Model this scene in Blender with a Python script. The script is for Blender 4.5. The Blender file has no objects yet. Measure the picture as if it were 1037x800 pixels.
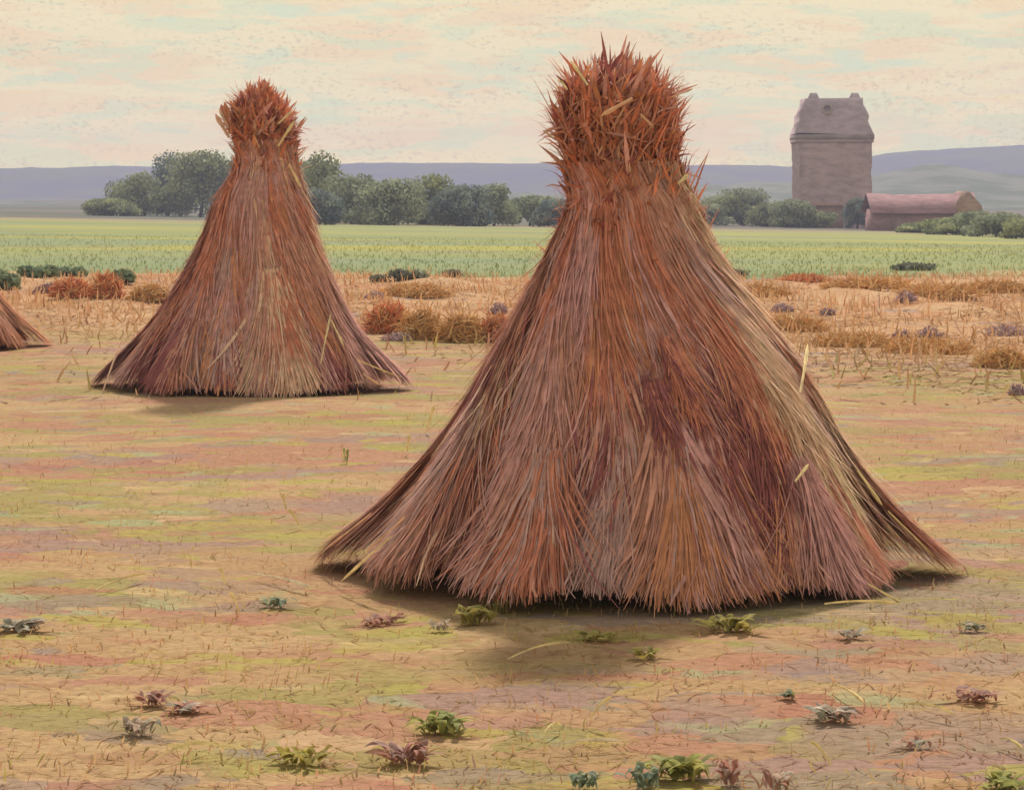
import bpy, math, random
import numpy as np
from math import radians, pi, sin, cos
from mathutils import noise as mnoise, Vector

scene = bpy.context.scene
COL = scene.collection

# ---------------------------------------------------------------- camera
FPX, CX0, HY, EYE = 2600.0, 518.5, 190.0, 1.6      # focal length in photo pixels, centre column, horizon row, eye height
cam_d = bpy.data.cameras.new('camera')
cam = bpy.data.objects.new('camera', cam_d)
COL.objects.link(cam)
cam.location = (0, 0, EYE)
cam.rotation_euler = (radians(90), 0, 0)
cam_d.sensor_width = 36
cam_d.lens = 36 * FPX / 1037.0
cam_d.shift_y = -(400 - HY) / 1037.0
cam_d.clip_start = 0.1
cam_d.clip_end = 6000
scene.camera = cam

# ---------------------------------------------------------------- light and exposure
SUN_DIR = Vector((0.13, 0.94, 0.90)).normalized()  # towards the sun: right, a little behind the stooks, high
SUN_EL = math.asin(SUN_DIR.z)
SUN_AZ = math.atan2(SUN_DIR.x, SUN_DIR.y)
sd = bpy.data.lights.new('sun', 'SUN')
sd.energy = 4.4
sd.angle = radians(4)
sd.color = (1.0, 0.93, 0.85)
sun = bpy.data.objects.new('sun', sd)
COL.objects.link(sun)
sun.rotation_euler = SUN_DIR.to_track_quat('Z', 'Y').to_euler()

scene.view_settings.view_transform = 'Standard'
scene.view_settings.look = 'None'
scene.view_settings.exposure = 0.0
scene.view_settings.gamma = 1.0
scene.render.engine = 'CYCLES'
cy = scene.cycles
cy.use_denoising = True
cy.max_bounces = 4
cy.diffuse_bounces = 2
cy.glossy_bounces = 1
cy.volume_bounces = 1
cy.transparent_max_bounces = 4
cy.use_adaptive_sampling = True
cy.adaptive_threshold = 0.02


# ---------------------------------------------------------------- node helpers
class NT:
    def __init__(s, tree):
        s.t = tree
        s.n = tree.nodes
        s.l = tree.links

    def node(s, typ, **kw):
        n = s.n.new(typ)
        for k, v in kw.items():
            setattr(n, k, v)
        return n

    def put(s, sock, v):
        if isinstance(v, bpy.types.NodeSocket):
            s.l.new(v, sock)
        elif isinstance(v, (tuple, list)) and len(v) == 3 and sock.type == 'RGBA':
            sock.default_value = (*v, 1)
        else:
            sock.default_value = v

    def m(s, op, a, b=0.0, c=0.0, clamp=False):
        n = s.node('ShaderNodeMath', operation=op, use_clamp=clamp)
        for k, v in enumerate((a, b, c)):
            s.put(n.inputs[k], v)
        return n.outputs[0]

    def mix(s, f, a, b, mode='MIX'):
        n = s.node('ShaderNodeMix', data_type='RGBA', blend_type=mode)
        s.put(n.inputs[0], f)
        s.put(n.inputs[6], a)
        s.put(n.inputs[7], b)
        return n.outputs[2]

    def ss(s, v, lo, hi, a=0.0, b=1.0):
        n = s.node('ShaderNodeMapRange', interpolation_type='SMOOTHSTEP')
        for k, x in enumerate((v, lo, hi, a, b)):
            s.put(n.inputs[k], x)
        return n.outputs[0]

    def mapping(s, vec, loc=(0, 0, 0), scl=(1, 1, 1)):
        n = s.node('ShaderNodeMapping')
        s.put(n.inputs['Vector'], vec)
        n.inputs['Location'].default_value = loc
        n.inputs['Scale'].default_value = scl
        return n.outputs[0]

    def noise(s, vec, scale=1.0, detail=2.0, rough=0.5, dist=0.0, loc=None, scl=None):
        if loc is not None or scl is not None:
            vec = s.mapping(vec, loc or (0, 0, 0), scl or (1, 1, 1))
        n = s.node('ShaderNodeTexNoise')
        s.put(n.inputs['Vector'], vec)
        n.inputs['Scale'].default_value = scale
        n.inputs['Detail'].default_value = detail
        n.inputs['Roughness'].default_value = rough
        n.inputs['Distortion'].default_value = dist
        return n.outputs['Fac']


def new_mat(name):
    mt = bpy.data.materials.new(name)
    mt.use_nodes = True
    nt = NT(mt.node_tree)
    p = mt.node_tree.nodes['Principled BSDF']
    p.inputs['Roughness'].default_value = 0.9
    p.inputs['Specular IOR Level'].default_value = 0.1
    return mt, nt, p


# ---------------------------------------------------------------- world: Nishita sky behind thin, streaky high cloud
world = bpy.data.worlds.new('World')
scene.world = world
world.use_nodes = True
W = NT(world.node_tree)
for n in list(W.n):
    W.n.remove(n)
sky = W.node('ShaderNodeTexSky', sky_type='NISHITA')
sky.sun_disc = False
sky.sun_elevation = SUN_EL
sky.sun_rotation = SUN_AZ
sky.air_density = 1.0
sky.dust_density = 2.0
bg1 = W.node('ShaderNodeBackground')
W.put(bg1.inputs['Color'], sky.outputs[0])
bg1.inputs['Strength'].default_value = 0.15
gv = W.node('ShaderNodeTexCoord').outputs['Generated']
CR = (0.84, 0.72, 0.46)
c = W.mix(W.ss(W.noise(gv, 1, 3, 0.6, 0.3, (3.1, 1.7, 0.4), (20, 20, 120)), 0.47, 0.58, 0, 0.7), CR, (0.84, 0.62, 0.39))
c = W.mix(W.ss(W.noise(gv, 1, 3, 0.6, 0.4, (9.2, 4.1, 7.3), (26, 26, 130)), 0.50, 0.60, 0, 0.65), c, (0.64, 0.70, 0.48))
c = W.mix(W.ss(W.noise(gv, 1, 2, 0.5, 0.3, (1.2, 8.8, 2.6), (32, 32, 150)), 0.60, 0.68, 0, 0.6), c, (0.62, 0.70, 0.52))
c = W.mix(W.ss(W.noise(gv, 1, 2, 0.5, 0.3, (5.5, 2.8, 12.1), (24, 24, 130)), 0.62, 0.72, 0, 0.3), c, (0.70, 0.55, 0.42))
c = W.mix(W.ss(W.noise(gv, 1, 2, 0.5, 0.3, (7.7, 6.1, 3.3), (26, 26, 210)), 0.70, 0.75, 0, 0.6), c, (0.86, 0.66, 0.32))
fleck = W.m('MULTIPLY', W.ss(W.noise(gv, 1, 2, 0.6, 0.0, (0, 0, 0), (430, 430, 800)), 0.54, 0.64),
            W.ss(W.noise(gv, 1, 2, 0.5, 0.0, (2.2, 5.1, 8.3), (12, 12, 60)), 0.40, 0.60, 0.10, 0.38))
c = W.mix(fleck, c, (0.47, 0.37, 0.25))
sz = W.node('ShaderNodeSeparateXYZ')
W.put(sz.inputs[0], gv)
c = W.mix(W.ss(sz.outputs[2], 0.0, 0.05, 0.8, 0.0), c, (1.08, 0.98, 0.68), 'MULTIPLY')   # warmer towards the horizon
c = W.mix(W.ss(sz.outputs[2], 0.15, 0.6, 0.0, 1.0), c, (0.84, 0.98, 1.34), 'MULTIPLY')   # bluer overhead
bg2 = W.node('ShaderNodeBackground')
W.put(bg2.inputs['Color'], c)
W.put(bg2.inputs['Strength'], W.ss(sz.outputs[2], 0.0, 0.055, 1.45, 1.12))
ms = W.node('ShaderNodeMixShader')
W.put(ms.inputs[0], W.ss(sz.outputs[2], 0.10, 0.75, 0.96, 0.62))   # cloud veil thins towards the zenith
W.l.new(bg1.outputs[0], ms.inputs[1])
W.l.new(bg2.outputs[0], ms.inputs[2])
wo = W.node('ShaderNodeOutputWorld')
W.l.new(ms.outputs[0], wo.inputs['Surface'])


# ---------------------------------------------------------------- terrain and pixel helpers
def sstep(a, b, v):
    t = np.clip((v - a) / (b - a), 0, 1)
    return t * t * (3 - 2 * t)


def ground_z(x, y):
    x = np.asarray(x, float)
    y = np.asarray(y, float)
    z = -0.008 * np.clip(y - 30, 0, 300)
    xx = np.clip(x, -70, 70)
    z = z - 0.016 * xx * sstep(40, 150, y) * (1 - sstep(330, 600, y))
    near = 1 - sstep(60, 110, y)
    z = z + near * (0.012 * np.sin(x * 1.7 + 0.6 * y) + 0.010 * np.sin(y * 2.3 - x * 0.8 + 1.0))
    strip = sstep(28, 33, y) * (1 - sstep(46, 52, y))
    hum = np.sin(x * 1.3 + 0.5 * y) * np.sin(y * 0.55 - 0.3 * x + 1.0) + 0.7 * np.sin(x * 2.9 - 0.7 * y + 2.0) * np.sin(y * 1.1 + x * 0.4)
    z = z + strip * 0.10 * np.clip(hum + 0.2, 0, 2)
    return z


def gz(x, y):
    return float(ground_z(x, y))


def at(px, py):
    """ground point seen at photo pixel (px, py)"""
    kx, kz = (px - CX0) / FPX, -(py - HY) / FPX
    ys = np.concatenate([np.linspace(4, 60, 2000), np.linspace(60, 700, 4000)])
    f = EYE + kz * ys - ground_z(kx * ys, ys)
    k = int(np.argmax(f < 0))
    y = float(ys[k])
    return Vector((kx * y, y, gz(kx * y, y)))


def tag(o, label=None, cat=None, group=None, kind=None):
    for k, v in (('label', label), ('category', cat), ('group', group), ('kind', kind)):
        if v:
            o[k] = v
    return o


def empty(name, loc, label, cat, group=None, rz=0.0):
    o = bpy.data.objects.new(name, None)
    COL.objects.link(o)
    o.location = loc
    o.rotation_euler = (0, 0, rz)
    o.empty_display_size = 0.2
    return tag(o, label, cat, group)


class MB:
    """collects quads with vertex colours and builds ONE mesh object"""

    def __init__(s):
        s.v, s.f, s.c, s.r = [], [], [], []
        s.n = 0

    def add(s, v, f, col=(1, 1, 1), rnd=0.0):
        v = np.asarray(v, float).reshape(-1, 3)
        f = np.asarray(f, int)
        s.v.append(v)
        s.f.append(f + s.n)
        col = np.asarray(col, float)
        s.c.append(np.broadcast_to(col, (len(v), 3)) if col.ndim == 1 else col)
        s.r.append(np.full(len(v), rnd) if np.ndim(rnd) == 0 else np.asarray(rnd))
        s.n += len(v)

    def blades(s, P, Wd, w, col, rnd=0.0):
        """P n,k,3 centre lines; Wd n,3 width directions; w n,k half widths; col n,3"""
        n, k = P.shape[:2]
        Wd = Wd[:, None, :] if Wd.ndim == 2 else Wd
        off = Wd * w[:, :, None]
        V = np.stack([P - off, P + off], 2).reshape(n, 2 * k, 3)
        q = np.array([[2 * i, 2 * i + 1, 2 * i + 3, 2 * i + 2] for i in range(k - 1)])
        F = (q[None] + (np.arange(n) * 2 * k)[:, None, None]).reshape(-1, 4)
        C = np.repeat(col[:, None, :], 2 * k, 1).reshape(-1, 3)
        R = np.repeat(np.broadcast_to(rnd, (n,)), 2 * k)
        s.add(V.reshape(-1, 3), F, C, R)

    def box(s, x0, x1, y0, y1, z0, z1, col=(1, 1, 1), taper=1.0):
        cx, cyy = (x0 + x1) / 2, (y0 + y1) / 2
        v = []
        for z, t in ((z0, 1.0), (z1, taper)):
            for x, y in ((x0, y0), (x1, y0), (x1, y1), (x0, y1)):
                v.append((cx + (x - cx) * t, cyy + (y - cyy) * t, z))
        s.add(v, [(0, 3, 2, 1), (4, 5, 6, 7), (0, 1, 5, 4), (1, 2, 6, 5), (2, 3, 7, 6), (3, 0, 4, 7)], col)

    def build(s, name, mat, parent=None, smooth=False, loc=None):
        V = np.concatenate(s.v)
        F = np.concatenate(s.f)
        me = bpy.data.meshes.new(name)
        me.vertices.add(len(V))
        me.vertices.foreach_set('co', V.astype(np.float32).ravel())
        me.loops.add(F.size)
        me.loops.foreach_set('vertex_index', F.astype(np.int32).ravel())
        me.polygons.add(len(F))
        me.polygons.foreach_set('loop_start', (np.arange(len(F)) * F.shape[1]).astype(np.int32))
        me.update(calc_edges=True)
        a = me.color_attributes.new('Col', 'FLOAT_COLOR', 'POINT')
        C = np.concatenate([np.concatenate(s.c), np.ones((len(V), 1))], 1)
        a.data.foreach_set('color', C.astype(np.float32).ravel())
        b = me.attributes.new('rnd', 'FLOAT', 'POINT')
        b.data.foreach_set('value', np.concatenate(s.r).astype(np.float32))
        if smooth:
            me.polygons.foreach_set('use_smooth', np.ones(len(F), bool))
        me.materials.append(mat)
        o = bpy.data.objects.new(name, me)
        COL.objects.link(o)
        if parent:
            o.parent = parent
        if loc is not None:
            o.location = loc
        return o


# ---------------------------------------------------------------- materials
def thin(t, p, col, f):
    """dry leaves and straw are thin: some of the light comes through them"""
    tr = t.node('ShaderNodeBsdfTranslucent')
    t.put(tr.inputs['Color'], col)
    mx = t.node('ShaderNodeMixShader')
    mx.inputs[0].default_value = f
    t.l.new(p.outputs[0], mx.inputs[1])
    t.l.new(tr.outputs[0], mx.inputs[2])
    out = [n for n in t.n if n.type == 'OUTPUT_MATERIAL'][0]
    t.l.new(mx.outputs[0], out.inputs['Surface'])


def attr_mat(name, nscale=14.0, amt=0.45, rough=0.9, stretch=(1, 1, 1), bump=0.0, trans=0.0):
    mt, t, p = new_mat(name)
    a = t.node('ShaderNodeAttribute', attribute_name='Col').outputs['Color']
    pos = t.node('ShaderNodeNewGeometry').outputs['Position']
    nz = t.noise(pos, nscale, 4, 0.65, scl=stretch)
    f = t.ss(nz, 0.25, 0.75, 1 - amt, 1 + amt)
    v = t.node('ShaderNodeVectorMath', operation='SCALE')
    t.put(v.inputs[0], a)
    t.put(v.inputs['Scale'], f)
    t.put(p.inputs['Base Color'], v.outputs[0])
    p.inputs['Roughness'].default_value = rough
    if trans:
        thin(t, p, v.outputs[0], trans)
    if bump:
        b = t.node('ShaderNodeBump')
        b.inputs['Strength'].default_value = bump
        b.inputs['Distance'].default_value = 0.02
        t.put(b.inputs['Height'], nz)
        t.put(p.inputs['Normal'], b.outputs[0])
    return mt


M_STRAW = attr_mat('dry_straw', 16, 0.22, trans=0.10)
M_LEAF = attr_mat('weed_leaf', 30, 0.35, 0.95, trans=0.35)
M_CROWN = attr_mat('tree_foliage', 0.9, 0.40, trans=0.25)
M_BARK = attr_mat('bark', 3.0, 0.4)
M_STONE = attr_mat('weathered_stone', 0.8, 0.22, bump=0.4, stretch=(1, 1, 2.5))
M_TILE = attr_mat('clay_tile', 1.1, 0.25, bump=0.3, stretch=(1, 1, 3))


def ground_material(name, blade):
    mt, t, p = new_mat(name)
    pos = t.node('ShaderNodeNewGeometry').outputs['Position']
    sx = t.node('ShaderNodeSeparateXYZ')
    t.put(sx.inputs[0], pos)
    cx = t.node('ShaderNodeCombineXYZ')
    t.put(cx.inputs[0], sx.outputs[0])
    t.put(cx.inputs[1], sx.outputs[1])
    ca = t.node('ShaderNodeSeparateXYZ')
    t.put(ca.inputs[0], t.node('ShaderNodeAttribute', attribute_name='Col').outputs['Vector'])
    # loose blades carry an offset in Col, so each has its own colour of the same stubble
    t.put(cx.inputs[0], t.m('ADD', sx.outputs[0], t.m('MULTIPLY', t.m('SUBTRACT', ca.outputs[0], 1.0), 4.0)))
    g0 = cx.outputs[0]
    Y = sx.outputs[1]
    # tufts of straw and weed: every small cell of the ground takes one colour of the mix
    wn = t.node('ShaderNodeTexNoise')
    t.put(wn.inputs['Vector'], g0)
    wn.inputs['Scale'].default_value = 7.0
    wn.inputs['Detail'].default_value = 5.0
    wv = t.node('ShaderNodeVectorMath', operation='MULTIPLY_ADD')
    t.put(wv.inputs[0], wn.outputs['Color'])
    wv.inputs[1].default_value = (0.40, 0.26, 0)
    t.put(wv.inputs[2], g0)
    vo = t.node('ShaderNodeTexVoronoi', feature='F1')
    t.put(vo.inputs['Vector'], t.mapping(wv.outputs[0], (0, 0, 0), (3.0, 5.0, 1)))
    vo.inputs['Scale'].default_value = 1.0
    vcell = t.mapping(vo.outputs['Position'], (0, 0, 0), (1 / 3.0, 1 / 5.0, 1))
    mv = t.node('ShaderNodeMix', data_type='VECTOR')
    mv.inputs[0].default_value = 0.7
    t.put(mv.inputs[4], g0)
    t.put(mv.inputs[5], vcell)
    jit = t.node('ShaderNodeVectorMath', operation='MULTIPLY_ADD')
    t.put(jit.inputs[0], vo.outputs['Color'])
    jit.inputs[1].default_value = (0.45, 0.22, 0)
    t.put(jit.inputs[2], mv.outputs[1])
    g = jit.outputs[0]

    def patch(c, col, scale, loc, lo, hi, amt, scl=(1, 1, 1), dist=0.6, det=3):
        return t.mix(t.ss(t.noise(g, scale, det, 0.55, dist, loc, scl), lo, hi, 0, amt), c, col)
    # --- stubble
    c = t.mix(t.ss(t.noise(g, 0.5, 3, 0.5), 0.4, 0.6), (0.358, 0.215, 0.099), (0.396, 0.252, 0.120))
    c = patch(c, (0.353, 0.168, 0.102), 0.9, (3.3, 1.1, 0), 0.48, 0.56, 0.8, (0.45, 1, 1))
    c = patch(c, (0.257, 0.226, 0.064), 0.8, (7.3, 5.2, 0), 0.51, 0.59, 0.72, (0.45, 1, 1))
    c = patch(c, (0.251, 0.173, 0.146), 1.0, (13.7, 9.4, 0), 0.53, 0.61, 0.6, (0.4, 1, 1))
    c = patch(c, (0.342, 0.137, 0.084), 2.2, (4.4, 19.4, 0), 0.58, 0.64, 0.6)
    c = patch(c, (0.332, 0.278, 0.062), 2.1, (21.7, 3.4, 0), 0.59, 0.65, 0.7)
    c = patch(c, (0.289, 0.294, 0.146), 2.6, (11.1, 14.4, 0), 0.63, 0.68, 0.7)
    c = patch(c, (0.235, 0.179, 0.156), 2.9, (31.1, 2.9, 0), 0.64, 0.69, 0.7)
    c = patch(c, (0.492, 0.336, 0.166), 3.4, (1.1, 42.9, 0), 0.62, 0.68, 0.6)
    # --- straw strip
    o = t.mix(t.ss(t.noise(g, 0.35, 3, 0.5), 0.4, 0.6), (0.45, 0.25, 0.12), (0.48, 0.295, 0.15))
    o = patch(o, (0.46, 0.21, 0.10), 0.5, (2.2, 8.8, 0), 0.55, 0.63, 0.7)
    o = patch(o, (0.30, 0.21, 0.18), 0.6, (15.2, 3.8, 0), 0.60, 0.66, 0.75)
    # --- green field
    e = t.mix(t.ss(t.noise(g, 0.05, 3, 0.5, 0, None, (0.4, 1, 1)), 0.4, 0.6), (0.225, 0.250, 0.090), (0.285, 0.285, 0.090))
    e = patch(e, (0.36, 0.32, 0.065), 0.09, (4.2, 1.8, 0), 0.53, 0.62, 0.8, (0.3, 1, 1))
    e = patch(e, (0.215, 0.25, 0.125), 0.08, (9.2, 6.8, 0), 0.52, 0.62, 0.8, (0.3, 1, 1))
    e = patch(e, (0.26, 0.20, 0.12), 0.3, (1.2, 3.8, 0), 0.58, 0.64, 0.5, (0.4, 1, 1))
    # nearer part of the crop is a cooler green
    e = t.mix(t.ss(Y, 55, 90, 0.55, 0), e, (0.20, 0.24, 0.125))
    # --- far plain
    q = t.mix(t.ss(t.noise(g, 0.012, 3, 0.5), 0.4, 0.6), (0.10, 0.11, 0.075), (0.16, 0.13, 0.10))
    wob = t.m('MULTIPLY', t.m('SUBTRACT', t.noise(g, 0.22, 3, 0.5), 0.5), 16.0)
    Y1 = t.m('ADD', t.m('ADD', Y, wob), t.ss(sx.outputs[0], 0.5, 4.5, 0.0, 5.0))
    wob2 = t.m('MULTIPLY', t.m('SUBTRACT', t.noise(g, 0.1, 3, 0.5, 0, (5, 5, 0)), 0.5), 22.0)
    Y2 = t.m('ADD', Y, wob2)
    c = t.mix(t.ss(Y1, 24.5, 32, 0, 1), c, o)
    c = t.mix(t.ss(Y2, 49, 53, 0, 1), c, e)
    c = t.mix(t.ss(Y, 172, 184), c, (0.29, 0.235, 0.125))
    c = t.mix(t.ss(Y, 196, 206), c, q)
    at_ = t.node('ShaderNodeAttribute', attribute_name='rnd').outputs['Fac']
    v = t.node('ShaderNodeVectorMath', operation='SCALE')
    t.put(v.inputs[0], c)
    fine = t.noise(pos, 26, 5, 0.75)
    t.put(v.inputs['Scale'], t.m('MULTIPLY', t.m('ADD', 1.0, at_), t.ss(fine, 0.25, 0.75, 0.80, 1.20)))
    t.put(p.inputs['Base Color'], v.outputs[0])
    p.inputs['Roughness'].default_value = 0.95
    if blade:
        thin(t, p, v.outputs[0], 0.5)
        return mt
    b = t.node('ShaderNodeBump')
    b.inputs['Strength'].default_value = 0.6
    b.inputs['Distance'].default_value = 0.02
    t.put(b.inputs['Height'], t.noise(pos, 22, 5, 0.7, 0.5, None, (0.6, 1, 1)))
    t.put(p.inputs['Normal'], b.outputs[0])
    return mt


M_GROUND = ground_material('field_ground', False)
M_BLADE = ground_material('field_straw', True)

mt, t, p = new_mat('wooded_hill')
pos = t.node('ShaderNodeNewGeometry').outputs['Position']
nz = t.noise(pos, 0.02, 4, 0.6, scl=(1, 1, 3))
hc = t.mix(t.ss(nz, 0.40, 0.60), (0.105, 0.10, 0.135), (0.13, 0.125, 0.10))  # mauve of distant haze partly put into the woodland colour
t.put(p.inputs['Base Color'], hc)
M_HILL = mt
mt, t, p = new_mat('wooded_ridge')
pos = t.node('ShaderNodeNewGeometry').outputs['Position']
t.put(p.inputs['Base Color'], t.mix(t.ss(t.noise(pos, 0.06, 4, 0.6, scl=(1, 1, 3)), 0.42, 0.58), (0.10, 0.12, 0.075), (0.17, 0.17, 0.13)))
M_RIDGE = mt

# ---------------------------------------------------------------- ground sheet, hills, haze
HAZE_X, HAZE_Y0, HAZE_Y1 = 1000, -60, 1190


def grid_mesh(xs, ys, zf, name, mat):
    X, Yg = np.meshgrid(xs, ys)
    Z = zf(X, Yg)
    mb = MB()
    nx = len(xs)
    i = np.arange(len(ys) - 1)[:, None] * nx + np.arange(nx - 1)[None]
    F = np.stack([i, i + 1, i + nx + 1, i + nx], -1).reshape(-1, 4)
    mb.add(np.stack([X, Yg, Z], -1), F)
    return mb.build(name, mat, smooth=True)


u = np.linspace(-1, 1, 221)
gxs = 960 * np.sign(u) * (0.02 * np.abs(u) + 0.98 * np.abs(u) ** 4)
gys = np.concatenate([np.linspace(-50, 3, 20), np.linspace(3.2, 60, 330), 60 * (1150 / 60) ** np.linspace(0.004, 1, 120)])
ground = grid_mesh(gxs, gys, ground_z, 'ground', M_GROUND)
tag(ground, kind='structure')

HX = [-2500, -700, 0, 150, 300, 450, 600, 700, 800, 890, 960, 1037, 1500, 2600]
HT = [166, 172, 169, 168, 165, 164, 164, 165, 167, 156, 150, 147, 150, 168]


def ridge_z(dist, hx, ht, depth, rough, seed):
    def f(X, Yg):
        px = CX0 + X / dist * FPX
        top = EYE + (HY - np.interp(px, hx, ht)) / FPX * dist + 3.0
        env = np.exp(-((Yg - dist) / depth) ** 2)
        nzv = np.zeros_like(X)
        for i in range(X.shape[0]):
            for j in range(X.shape[1]):
                nzv[i, j] = mnoise.fractal(Vector((X[i, j] * 0.035 + seed, Yg[i, j] * 0.02, 0)), 0.8, 2.1, 4)
        return -3.6 + top * env + nzv * rough * env
    return f


h = grid_mesh(np.linspace(-900, 900, 500), np.linspace(820, 1150, 20), ridge_z(1020, HX, HT, 120, 0.9, 3.3), 'hills', M_HILL)
tag(h, kind='structure')
h = grid_mesh(np.linspace(-500, 700, 420), np.linspace(520, 700, 14),
              ridge_z(610, [-1500, 150, 560, 700, 760, 830, 890, 950, 1037, 1500, 3200],
                      [205, 203, 196, 187, 184, 182, 176, 172, 176, 172, 190], 60, 2.6, 9.1), 'low_ridge', M_RIDGE)
tag(h, kind='structure')

hz = MB()
hz.box(-HAZE_X, HAZE_X, HAZE_Y0, HAZE_Y1, -9, 27)
mt = bpy.data.materials.new('haze_air')
mt.use_nodes = True
T = NT(mt.node_tree)
for n in list(T.n):
    T.n.remove(n)
pv = T.node('ShaderNodeVolumePrincipled')
pv.inputs['Color'].default_value = (0.55, 0.58, 0.88, 1)
pv.inputs['Density'].default_value = 0.00068
om = T.node('ShaderNodeOutputMaterial')
T.l.new(pv.outputs[0], om.inputs['Volume'])
haze = hz.build('haze', mt)
tag(haze, kind='stuff')


# ---------------------------------------------------------------- scattered stubble, straw and crop
def px_mask(xs, ys, pad=1.12):
    return np.abs(xs) < (0.2 * pad) * ys + 1.2


def scatter(n, y0, y1, power, seed):
    r = np.random.default_rng(seed)
    a = r.random(n)
    e = 1 - power
    y = (y0 ** e + a * (y1 ** e - y0 ** e)) ** (1 / e) if abs(e) > 1e-6 else y0 * (y1 / y0) ** a
    x = (r.random(n) * 2 - 1) * (0.225 * y + 1.2)
    return r, x, y


def blade_field(n, y0, y1, power, seed, hgt, lean, wid, rnd_amp, name, flat=0.0, keep=None, offs=0.0, along=0.0, hue=0.0):
    r, x, y = scatter(n, y0, y1, power, seed)
    if keep is not None:
        k = keep(x, y, r)
        x, y = x[k], y[k]
        n = len(x)
    L = hgt[0] + (hgt[1] - hgt[0]) * r.random(n)
    az = r.random(n) * 2 * pi
    if along:
        az = r.normal(0, along, n) + pi * (r.random(n) < 0.5)
    el = np.where(r.random(n) < flat, r.random(n) * (0.05 if y0 < 20 else 0.35), radians(90) - np.abs(r.normal(0, lean, n)))
    d = np.stack([np.cos(az) * np.cos(el), np.sin(az) * np.cos(el), np.sin(el)], 1)
    base = np.stack([x, y, ground_z(x, y) - 0.003], 1)
    s = np.array([0, 0.5, 1.0])
    P = base[:, None] + d[:, None] * (L[:, None, None] * s[None, :, None])
    P[:, :, 2] += 0.005 + (0.003 * r.random(n))[:, None]
    P[:, 1, :2] += r.normal(0, 0.06, (n, 2)) * L[:, None]
    wd = np.stack([-np.sin(az), np.cos(az), np.zeros(n)], 1)
    face = (r.random(n) < 0.6) & (el > 0.3)
    wd[face] = np.stack([np.ones(n), r.normal(0, 0.5, n), np.zeros(n)], 1)[face]
    wd /= np.linalg.norm(wd, axis=1)[:, None]
    w0 = wid[0] + (wid[1] - wid[0]) * r.random(n)
    w = w0[:, None] * np.array([1.0, 0.9, 0.35])[None]
    mb = MB()
    hc_ = np.ones((n, 3))
    hc_[:, 0] += r.uniform(-hue, hue, n)
    mb.blades(P, wd, w, hc_, r.normal(offs, rnd_amp, n).clip(-0.6, 0.9))
    return mb.build(name, M_BLADE)


def fade(sc, lo, seed, y0, y1):
    q = patchy(sc, lo, seed)
    return lambda x, y, r: q(x, y, r) & (r.random(len(x)) < 0.02 + 0.98 * sstep(y0, y1, y + 1.2 * np.clip(x, -2, 4)))


def patchy(sc, lo, seed):
    def f(x, y, r):
        return np.array([mnoise.noise(Vector((a * sc, b * sc, seed))) > lo for a, b in zip(x, y)]) | (r.random(len(x)) < 0.25)
    return f


tag(blade_field(18000, 6.0, 30, 1.3, 11, (0.010, 0.040), 0.7, (0.0012, 0.0035), 0.08, 'stubble', 0.3, patchy(1.3, -0.1, 4.0), 0.32, 0.0, 0.2), kind='stuff')
tag(blade_field(16000, 6.0, 30, 1.2, 12, (0.03, 0.14), 0.3, (0.0010, 0.0028), 0.10, 'straw_litter', 1.0, None, 0.36, 0.0, 0.25), kind='stuff')
tag(blade_field(90000, 19, 52, 0.4, 13, (0.06, 0.22), 0.9, (0.005, 0.014), 0.08, 'tangled_straw', 0.85, fade(0.5, -0.2, 8.0, 21, 33), 0.05, 0.0, 0.4), kind='stuff')
tag(blade_field(14000, 50, 110, 0.6, 14, (0.04, 0.10), 0.6, (0.006, 0.018), 0.05, 'green_crop', 0.3, None, 0.05, 0.0, 0.05), kind='stuff')


# ---------------------------------------------------------------- stooks
def pick(pal, k):
    return np.array(pal)[k]


PAL = {'rust': (0.62, 0.235, 0.140), 'brown': (0.61, 0.300, 0.210), 'mauve': (0.60, 0.315, 0.265), 'orange': (0.63, 0.275, 0.14),
       'dark': (0.32, 0.110, 0.100), 'grey': (0.58, 0.355, 0.300), 'tan': (0.78, 0.51, 0.33), 'straw': (0.84, 0.68, 0.36),
       'pink': (0.66, 0.34, 0.30)}


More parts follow.
